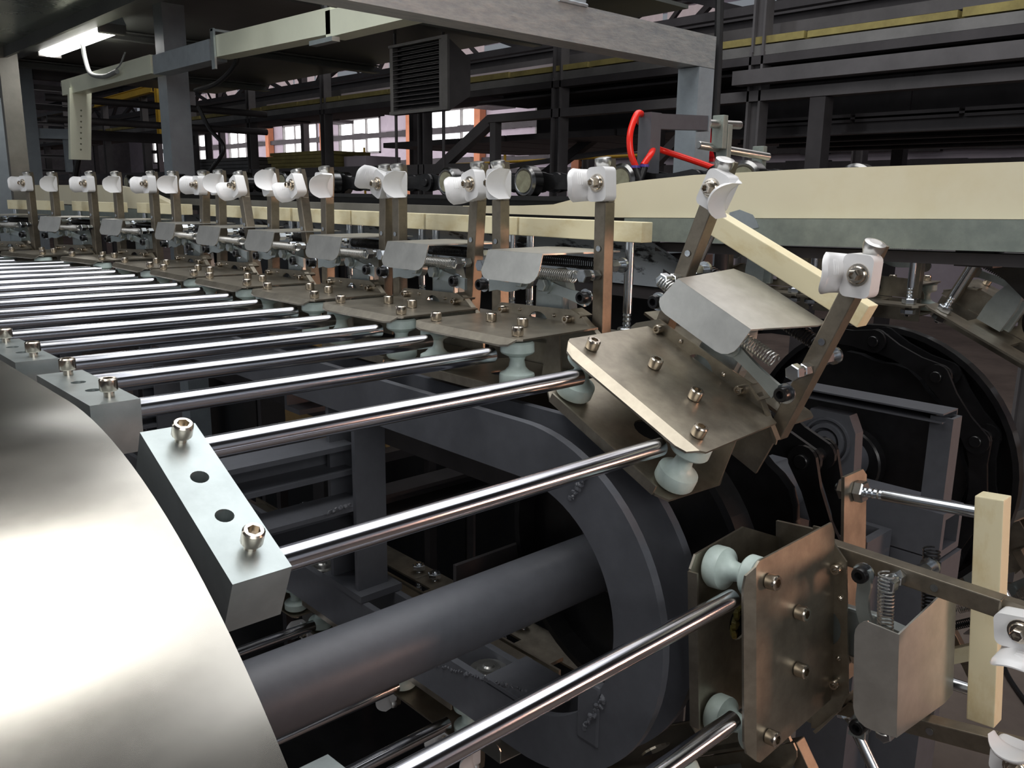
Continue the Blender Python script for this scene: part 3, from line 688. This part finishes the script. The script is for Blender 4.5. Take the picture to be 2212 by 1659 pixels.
# ------------------------------------------------------------------ guide frame, shaft, sprockets inside the machine
gf = thing('guide_frame', 'dark grey painted ring plates and cross beams inside the rod loop', 'machine frame', (.62, .64, -1.15))
def ring(x0, x1, ro, ri, yl, cy=.632, cz=-.431):
    o = []; n=40
    for k in range(n+1): a=R(90+k*180/n); o.append((cy+ro*math.cos(a), cz+ro*math.sin(a)))
    o += [(yl, cz-ro),(yl, cz-ri)]
    for k in range(n+1): a=R(270-k*180/n); o.append((cy+ri*math.cos(a), cz+ri*math.sin(a)))
    o += [(yl, cz+ri),(yl, cz+ro)]
    return MB().prism([(y-.64, z+1.15) for y,z in o], x0-.62, x1-.62, 'yz')
part('ring_plate', ring(.600,.610,.197,.136,2.9), paint, gf)
part('ring_plate', ring(.655,.665,.197,.136,2.9), paint, gf)
def gq(x,y,z): return (x-.62,y-.64,z+1.15)
for y in (1.01,1.75,2.4):
    girder('post', paint, gf, gq(.63,y,-.57), gq(.63,y,-.29), .05, .075, 'C')
    girder('crossbeam', paint, gf, gq(.18,y+.03,-.372), gq(.63,y+.03,-.372), .055, .045, 'C')
    girder('crossbeam', paint, gf, gq(.18,y+.0,-.45), gq(.63,y+.0,-.45), .06, .04, 'C')
def weld(p, q, r=.006, n=16, seed=1):
    r *= .62; n *= 2
    rnd = random.Random(seed); p=Vector(p); q=Vector(q); mb = MB()
    for k in range(n):
        c = p.lerp(q,k/(n-1))+Vector([rnd.uniform(-.4,.4)*r for _ in range(3)]); s=r*rnd.uniform(.7,1.3)
        mb.rev([(.0001,-s*.5),(s*.8,-s*.4),(s,0),(s*.8,s*.3),(.0001,s*.45)], 7, Matrix.Translation(c) @ Euler((rnd.random()*3,rnd.random()*3,0)).to_matrix().to_4x4())
    return mb
part('weld_bead', weld(gq(.604,.975,-.562), gq(.604,1.05,-.562), seed=2), paint, gf)
part('weld_bead', weld(gq(.600,.98,-.425), gq(.56,.97,-.425), .005, 10, seed=3), paint, gf)
part('weld_bead', weld(gq(.600,.53,-.255), gq(.600,.56,-.30), .006, 12, seed=4), paint, gf)
part('weld_bead', weld(gq(.600,.505,-.50), gq(.600,.53,-.545), .006, 12, seed=5), paint, gf)
part('weld_bead', weld(gq(.600,.62,-.545), gq(.600,.80,-.59), .004, 18, seed=6), paint, gf)
part('flat_bridge', MB().box(gq(.598,.60,-.563),gq(.668,.69,-.558)), paint, gf)
part('flat_bridge', MB().box(gq(.598,.955,-.566),gq(.668,1.06,-.556)), paint, gf)
for y in (.72,.86,1.12,1.35): 
    mb = MB().rev([(.006,.006),(.008,.004),(.014,.004),(.015,.0),(.024,0),(.024,-.012),(.006,-.012)], 24, Matrix.Translation(gq(.632,y,-.575)))
    part('cam_bearing', mb, bright, gf)
part('side_plate', MB().box(gq(.598,.51,-.56),gq(.612,.54,-.49),c=.003), paint, gf)
girder('foot', paint, gf, gq(.63,2.2,-1.15), gq(.63,2.2,-.62), .06, .06, 'tube'); girder('foot', paint, gf, gq(1.12,.50,-1.15), gq(1.12,.50,-.45), .075, .075, 'tube')
girder('crossbeam', dark, gf, gq(.4,1.4,-.62), gq(1.24,1.4,-.62), .06, .05, 'C'); girder('crossbeam', paint, gf, gq(.66,1.25,-.33), gq(1.24,1.25,-.33), .05, .05, 'C')
girder('crossbeam', dark, gf, gq(.66,.80,-.5), gq(1.6,.80,-.5), .05, .04, 'L'); girder('long_beam', dark, gf, gq(.84,.55,-.40), gq(.84,2.9,-.40), .05, .06, 'C')


sh = thing('drive_shaft', 'thick grey painted round shaft crossing the middle of the wheel', 'shaft', (.15, .634, -.467))
part('tube', MB().cyl((-.02,0,.036),(1.30,0,.036),.036,40), paint, sh)
part('collar', MB().cyl((.60,0,.036),(.63,0,.036),.05,32,c=.003), black, sh)
# oily black sprocket discs on the shaft
def sprocket(lab, x, r, grp=None):
    T = thing('sprocket', lab, 'sprocket', (x,.638,-.439))
    o = []; n=11
    for k in range(n):
        a=2*math.pi*k/n
        o += [(r*math.cos(a-.16), r*math.sin(a-.16)), (r*.97*math.cos(a-.05), r*.97*math.sin(a-.05)), (r*.97*math.cos(a+.05), r*.97*math.sin(a+.05)), (r*math.cos(a+.16), r*math.sin(a+.16)), (r*1.02*math.cos(a+.28), r*1.02*math.sin(a+.28))]
    part('toothed_disc', MB().prism(o, -.008, .008, 'yz', holes=[ngon(0,0,.04,24)]), black, T)
    part('hub', MB().cyl((-.03,0,0),(.03,0,0),.06,28,c=.003), black, T)
    return T
sprocket('oily black sprocket disc behind the grey ring plates', .93, .165)
sprocket('second oily black sprocket disc at the far wheel', 1.40, .185)
gb = thing('guard_disc', 'black round guard disc right behind the tilted gripper', 'guard', (.80,.638,-.439))
part('disc', MB().prism(ngon(0,0,.185,56), 0, .006, 'yz', holes=[ngon(0,0,.045,24)]), black, gb)
part('rim', MB().prism(ngon(0,0,.187,56), -.03, 0, 'yz', holes=[ngon(0,0,.178,56)]), black, gb)
mb = MB()
for k in range(9):
    a=R(158+k*4); p=(-.032,.176*math.cos(a),.176*math.sin(a)); rr=random.uniform(.006,.012)
    mb.rev([(.0001,-rr*.5),(rr,-rr*.2),(rr*.8,rr*.3),(.0001,rr*.6)], 8, Matrix.Translation(p) @ Euler((random.random()*2,1.2,0)).to_matrix().to_4x4())
part('grease_smear', mb, grease, gb, 'yellow grease lumps')
g2 = thing('far_guard_disc', 'large black disc filling the far wheel at the right', 'guard', (1.44,.62,-.44))
part('disc', MB().prism(ngon(0,0,.232,60), 0, .01, 'yz'), black, g2); part('rim', MB().prism(ngon(0,0,.235,60), -.02, .0, 'yz', holes=[ngon(0,0,.226,60)]), black, g2)

# big-roller chains: link plates, pins and rollers as parts of one chain
def f_linkplate():
    o=[]; L=.114; r=.019
    for k in range(9): a=R(90+k*22.5); o.append((-L/2+r*math.cos(a), r*math.sin(a)))
    o += [(-.02,-.013),(.02,-.013)]
    for k in range(9): a=R(-90+k*22.5); o.append((L/2+r*math.cos(a), r*math.sin(a)))
    o += [(.02,.013),(-.02,.013)]
    return MB().prism(o, -.003, .003, 'yz', holes=[ngon(-L/2,0,.006,12), ngon(L/2,0,.006,12)])
def f_pin(): return MB().cyl((-.034,0,0),(.034,0,0),.009,16,c=.001)
def f_broller():
    mb=MB(); M=Matrix.Rotation(R(90),4,'Y')
    mb.rev([(.010,-.012),(.018,-.012),(.020,-.0135),(.0245,-.0135),(.0290,-.010),(.0290,.010),(.0245,.0135),(.020,.0135),(.018,.012),(.010,.012)], 32, M); return mb
def f_bface(): return MB().rev([(.0145,-.0005),(.0195,-.0005),(.0195,.0006),(.0145,.0006)], 26, Matrix.Rotation(R(90),4,'Y'))
def path(s, r):      # position/angle on the loop at arc length s measured from the top tangent point, back (+Y) is negative s
    if s < 0: return CY - s, CZ + r, 0
    a = s/r
    if a < math.pi: return CY - r*math.sin(a), CZ + r*math.cos(a), math.degrees(a)
    return CY + (s-math.pi*r), CZ - r, 180
def chain(lab, x, r, s0, s1, rollers=True, m=blackst):
    T = thing('roller_chain', lab, 'chain', (x, CY, CZ))
    s = s0; k = 0
    while s < s1:
        y,z,a = path(s, r); y2,z2,_ = path(s+.114, r); an = math.atan2(z-z2, y-y2)
        for sx in (-1,1):
            off = .018 if k%2 else .026
            rel('link_plate','chain_link',f_linkplate,m,T,(sx*off,(y+y2)/2-CY,(z+z2)/2-CZ),(an,0,0))
        rel('pin','chain_pin',f_pin,m,T,(0,y-CY,z-CZ))
        if rollers:
            sx = (-.052,.052)[k%2]
            rel('roller_core','chain_core',lambda: MB().cyl((-.012,0,0),(.012,0,0),.016,20),black,T,(sx,y-CY,z-CZ)); ro = rel('roller','chain_roller',f_broller,rollm,T,(sx,y-CY,z-CZ)); rel('bearing_face','chain_face',f_bface,seal,ro,((-.0135) if sx<0 else .0135,0,0))
        s += .114; k += 1
    return T
chain('black big-roller chain running behind the cream pads and rail', 1.155, .464, -2.57, .45)
chain('oily link chain wrapped round the near wheel', .965, .195, -1.2, .9, rollers=False, m=black)
chain('oily link chain wrapped round the far wheel at the right', 1.40, .215, -1.0, .9, rollers=False, m=black)
cb = thing('chain_bed', 'dark chain bed rail under the big-roller chain', 'rail', (1.155,2.0,-.06))
part('rail_beam', sect(MB(),(0,-1.9,.028),(0,1.9,.028),.09,.05,'C'), black, cb)
part('flat_bar', MB().box((-.16,-.80,.022),(-.13,1.6,.040)), paintbr, cb, 'long brownish flat bar in front of the chain')
part('support', sect(MB(),(0,0,-1.09),(0,0,.0),.06,.06,'tube'), dark, cb); part('support', sect(MB(),(0,1.4,-1.09),(0,1.4,.0),.06,.06,'tube'), dark, cb)
part('wear_strip', MB().box((-.065,-1.9,.052),(-.05,1.9,.060)), black, cb)

# ------------------------------------------------------------------ cream cam rail with its galvanised angle
cr_ = thing('cam_rail', 'long thick cream plastic cam rail sweeping across the right side', 'guide rail', (1.0,.45,-.10))
top = [(.05,.048),(.31,.041),(.55,.037),(.72,.031),(.80,.025),(.85,.020),(.885,.013),(.915,.004),(.94,-.003),(.99,-.013),(1.06,-.016),(1.22,-.019)]
bot = [(1.22,-.031),(.85,-.030),(.30,-.017),(.05,-.011)]
part('cream_board', MB().prism([(y-.45,z+.10) for y,z in top+bot], 0, .022, 'yz'), creamr, cr_)
part('galvanised_angle', MB().prism([(y-.45,z+.10) for y,z in [(.83,-.0305),(.05,-.0115),(.05,-.044),(.29,-.050),(.83,-.063)]], -.012, .026, 'yz'), galv, cr_)
part('under_bar', MB().prism([(y-.45,z+.10) for y,z in [(.78,-.064),(.05,-.048),(.05,-.062),(.78,-.076)]], .0, .05, 'yz'), dark, cr_)
part('bracket', MB().box((.01,-.12,.03),(.04,-.08,.05)), dark, cr_); part('bracket', MB().box((.01,.18,.03),(.04,.22,.05)), dark, cr_)
part('touch_up_patch', MB().prism([(y-.45,z+.10) for y,z in [(.650,-.018),(.635,-.014),(.615,-.020),(.608,-.029),(.605,-.036),(.618,-.039),(.63,-.033),(.65,-.030)]], -.0128, -.0122, 'yz'), paintlt, cr_, 'blue grey paint smear')
part('support', sect(MB(),(.04,.3,-1.05),(.04,.3,.02),.05,.05,'tube'), dark, cr_)
# low cream rail seen at far left behind fingers
lr = thing('far_cream_rail', 'second cream cam rail behind the leftmost fingers', 'guide rail', (.86,3.0,-.06))
part('cream_board', MB().prism([(-.8,.025),(-.6,.06),(-.35,.075),(.6,.075),(.6,.015),(-.8,.010)], 0, .02, 'yz'), creamr, lr)
part('under_bar', MB().box((0,-.8,-.03),(.02,.6,.01)), galv, lr)
# smeared sheet guide below pads
fg = thing('smeared_guide', 'bent guide sheet smeared with blue grey paint below the cream pads', 'guide sheet', (1.0,.9,-.15))
mb = MB(); rows = [(-.01,.088),(0,.080),(.012,.066),(.016,.045),(.016,.02)]; ysr=[-.22,-.17,-.12,-.05,.1,.4,.8,1.3,1.7]
V=[]; 
for j,y in enumerate(ysr):
    d = -.045*(max(0,-(y+.12))/.1)
    for x,z in rows: V.append((x,y,z+d))
F=[(j*5+k,j*5+k+1,j*5+k+6,j*5+k+5) for j in range(len(ysr)-1) for k in range(4)]
mb.add(V,F,True); mb.add([(x+.004,y,z-.002) for x,y,z in V],F,True)
part('sheet', mb, foil, fg); part('backing_bar', MB().box((.02,-.15,.0),(.05,1.7,.03)), dark, fg)

# ------------------------------------------------------------------ bearing frame at the far wheel
bf = thing('bearing_frame', 'dark grey welded frame holding a round bearing housing at the right', 'machine frame', (1.2,.50,-1.15))
def bq(x,y,z): return (x-1.2,y-.50,z+1.15)
girder('top_bar', paint, bf, bq(1.2,.66,-.285), bq(1.2,.42,-.285), .05, .014, 'C')
girder('upright', paint, bf, bq(1.2,.425,-.41), bq(1.2,.425,-.285), .03, .03, 'tube')
girder('base_beam', paint, bf, bq(1.2,.70,-.445), bq(1.2,.40,-.445), .07, .065, 'tube')
girder('leg', paint, bf, bq(1.2,.43,-1.15), bq(1.2,.43,-.48), .07, .07, 'tube')
girder('leg', paint, bf, bq(1.2,.66,-1.15), bq(1.2,.66,-.48), .07, .07, 'tube')
hb = MB().prism([(-.045,-.05),(.045,-.05),(.045,-.035),(.042,.02),(.03,.045),(-.03,.045),(-.042,.02),(-.045,-.035)], -.012, .012, 'yz')
h_ = part('bearing_housing', hb, paint, bf, loc=bq(1.19,.58,-.352))
for r0,r1,x in ((.033,.036,-.016),(.022,.028,-.020),(.008,.017,-.018)):
    part('bearing_ring', MB().prism(ngon(0,0,r1,32), x, -.011, 'yz', holes=[ngon(0,0,r0,32)]), paint, h_)

# ------------------------------------------------------------------ mirrored machine on the right
for k,(yc,zc,th,lab) in enumerate(((.775,H,0,'level gripper seen from behind below the cream rail'),(.530,-.207,25,'tilted gripper of the opposite machine at the right edge, seen from behind'),(.382,-.415,85,'gripper of the opposite machine cut by the right picture edge'),(.491,-.649,145,'gripper of the opposite machine low at the right, catching warm light'),(1.0,H,0,'second level gripper behind the cream rail'))):
    carriage(lab, yc, zc, -th, X=1.78, yaw=180, group=None)

# ------------------------------------------------------------------ pneumatics: grey sensor bracket, red hoses
sb = thing('sensor_bracket', 'grey bent tube bracket in front of the portal post', 'bracket', (1.15,.92,-.05))
part('upright', sect(MB(),(0,0,0),(0,0,.185),.026,.026,'tube'), paint, sb)
part('arm', sect(MB(),(-.012,0,.171),(.145,0,.178),.024,.024,'tube'), paint, sb)
part('end_plate', MB().box((.145,-.014,.164),(.150,.014,.190)), paintlt, sb)
part('pin', MB().cyl((.15,0,.178),(.262,0,.182),.0075,18,c=.001), bright, sb); part('nut', MB().hexa((.152,0,.178),(.160,0,.178),.011), zincbolt, sb)
def clampm(x,z,s=1):
    mb = MB().box((x,-.012,z-.028),(x+.014,.012,z+.030),c=.0015)
    for dz in (.022,): 
        for y in (-.006,.006): mb.cyl((x-.0006,y,z+dz),(x,y,z+dz),.0016,8)
    return mb
part('clamp', clampm(.192,.165), galv, sb); part('clamp', clampm(.208,.150), galv, sb)
part('clamp', clampm(.328,.118), galv, sb)
part('cross_pin', MB().cyl((.165,.02,.143),(.335,-.02,.128),.0072,18,c=.001), bright, sb)
solo('red_air_hose', MB().tube(bez([(1.16,.95,.122),(1.14,.93,.132),(1.115,.92,.130),(1.095,.915,.10),(1.092,.91,.07),(1.102,.905,.045)]), .0052, 12), red, 'red air hose curling up in a loop left of the grey bracket', 'hose')
solo('red_air_hose', MB().tube(bez([(1.112,.90,.050),(1.13,.90,.068),(1.165,.92,.080),(1.20,.93,.078),(1.25,.90,.062),(1.31,.86,.040),(1.34,.84,.03)]), .0052, 12), red, 'red air hose running right behind the grey bracket', 'hose')
yf = thing('hose_coupling', 'small black y shaped air coupling joining the red hoses', 'coupling', (1.106,.90,.0))
part('body', MB().cyl((0,0,.012),(0,0,.030),.006,12).cyl((0,0,.028),(-.005,.006,.046),.006,12).cyl((0,0,.028),(.008,-.002,.048),.006,12), rubber, yf)
for p in ((0,0,.010),(-.005,.006,.046),(.008,-.002,.048)): part('collar', MB().cyl(p,(p[0],p[1],p[2]+.004),.0075,12), purple, yf)
part('lower_hose', MB().cyl((0,0,-.006),(0,0,.012),.0052,12), red, yf)
bc = thing('beacon', 'small red lamp on a pale stalk behind the portal post', 'beacon', (1.62,1.12,.0))
part('stalk', MB().cyl((0,0,0),(0,0,.085),.008,14), plaster, bc); part('lens', MB().cyl((0,0,.085),(0,0,.165),.022,24,c=.004), redlamp, bc); part('collar', MB().cyl((0,0,.078),(0,0,.088),.015,20), redlamp, bc)
vb = solo('valve_block', MB().box((1.30,.86,-.01),(1.345,.90,.045),c=.002).cyl((1.312,.88,.045),(1.312,.88,.055),.005,10).cyl((1.299,.875,.02),(1.301,.875,.02),.004,10), galv, 'pale green valve block at the foot of the portal post', 'valve')
solo('valve_pole', MB().cyl((1.32,.88,-1.15),(1.32,.88,-.01),.012,12), dark, 'dark pole carrying the pale green valve block', 'pole')

# ------------------------------------------------------------------ floor clutter seen through the frames
solo('floor_cable', MB().tube(bez([(1.2,.15,-1.14),(1.5,.3,-1.143),(1.9,.35,-1.143),(2.3,.6,-1.143),(2.6,.4,-1.143)]), .006, 6), rubber, 'black cable lying on the floor at the lower right', 'cable')
solo('yellow_carton', MB().box((.92,1.50,-.54),(1.11,1.78,-.35),c=.004).box((1.01,1.495,-.54),(1.02,1.785,-.349)), cardb, 'brown cardboard carton seen through the rods', 'carton')
solo('carton_shelf', MB().box((.91,1.46,-.56),(1.12,1.82,-.54)).box((.91,1.46,-1.15),(.93,1.48,-.56)).box((1.10,1.46,-1.15),(1.12,1.48,-.56)).box((.91,1.80,-1.15),(.93,1.82,-.56)).box((1.10,1.80,-1.15),(1.12,1.82,-.56)), dark, 'dark stand under the brown carton', 'shelf')

solo('floor_shade_sheet', MB().box((.0,.75,-1.12),(1.30,3.2,-1.115)).box((.0,.745,-1.12),(1.30,.75,-1.08)).box((.0,.75,-1.15),(.05,.8,-1.12)).box((1.2,3.1,-1.15),(1.3,3.2,-1.12)), black, 'added black sheet standing in for shade on the floor under the machine', 'shade sheet')  # added dark sheet that keeps the floor under the machine black
sgd = thing('shade_panels', 'added black sheets standing in for the dark interior behind the guide frame', 'shade panels', (1.27, 2.0, -1.15))  # added black sheets hiding the bright floor, so the interior stays dark
for k in range(4): part('panel', MB().box((0,-1.02+k*.56,.08),(.012,-1.02+k*.56+.52,.98)), black, sgd)
for k in range(5): part('post', sect(MB(), (.02,-1.03+k*.56,0), (.02,-1.03+k*.56,1.0), .03, .03, 'tube'), dark, sgd)
# lift everything from camera-relative height to height above the floor
for o in list(COL.objects):
    if o.parent is None and o.type in {'MESH','EMPTY'}: o.location.z += OZ
for o in COL.objects:
    if o.type == 'EMPTY' and o.get('group') is None and 'group' in o: del o['group']
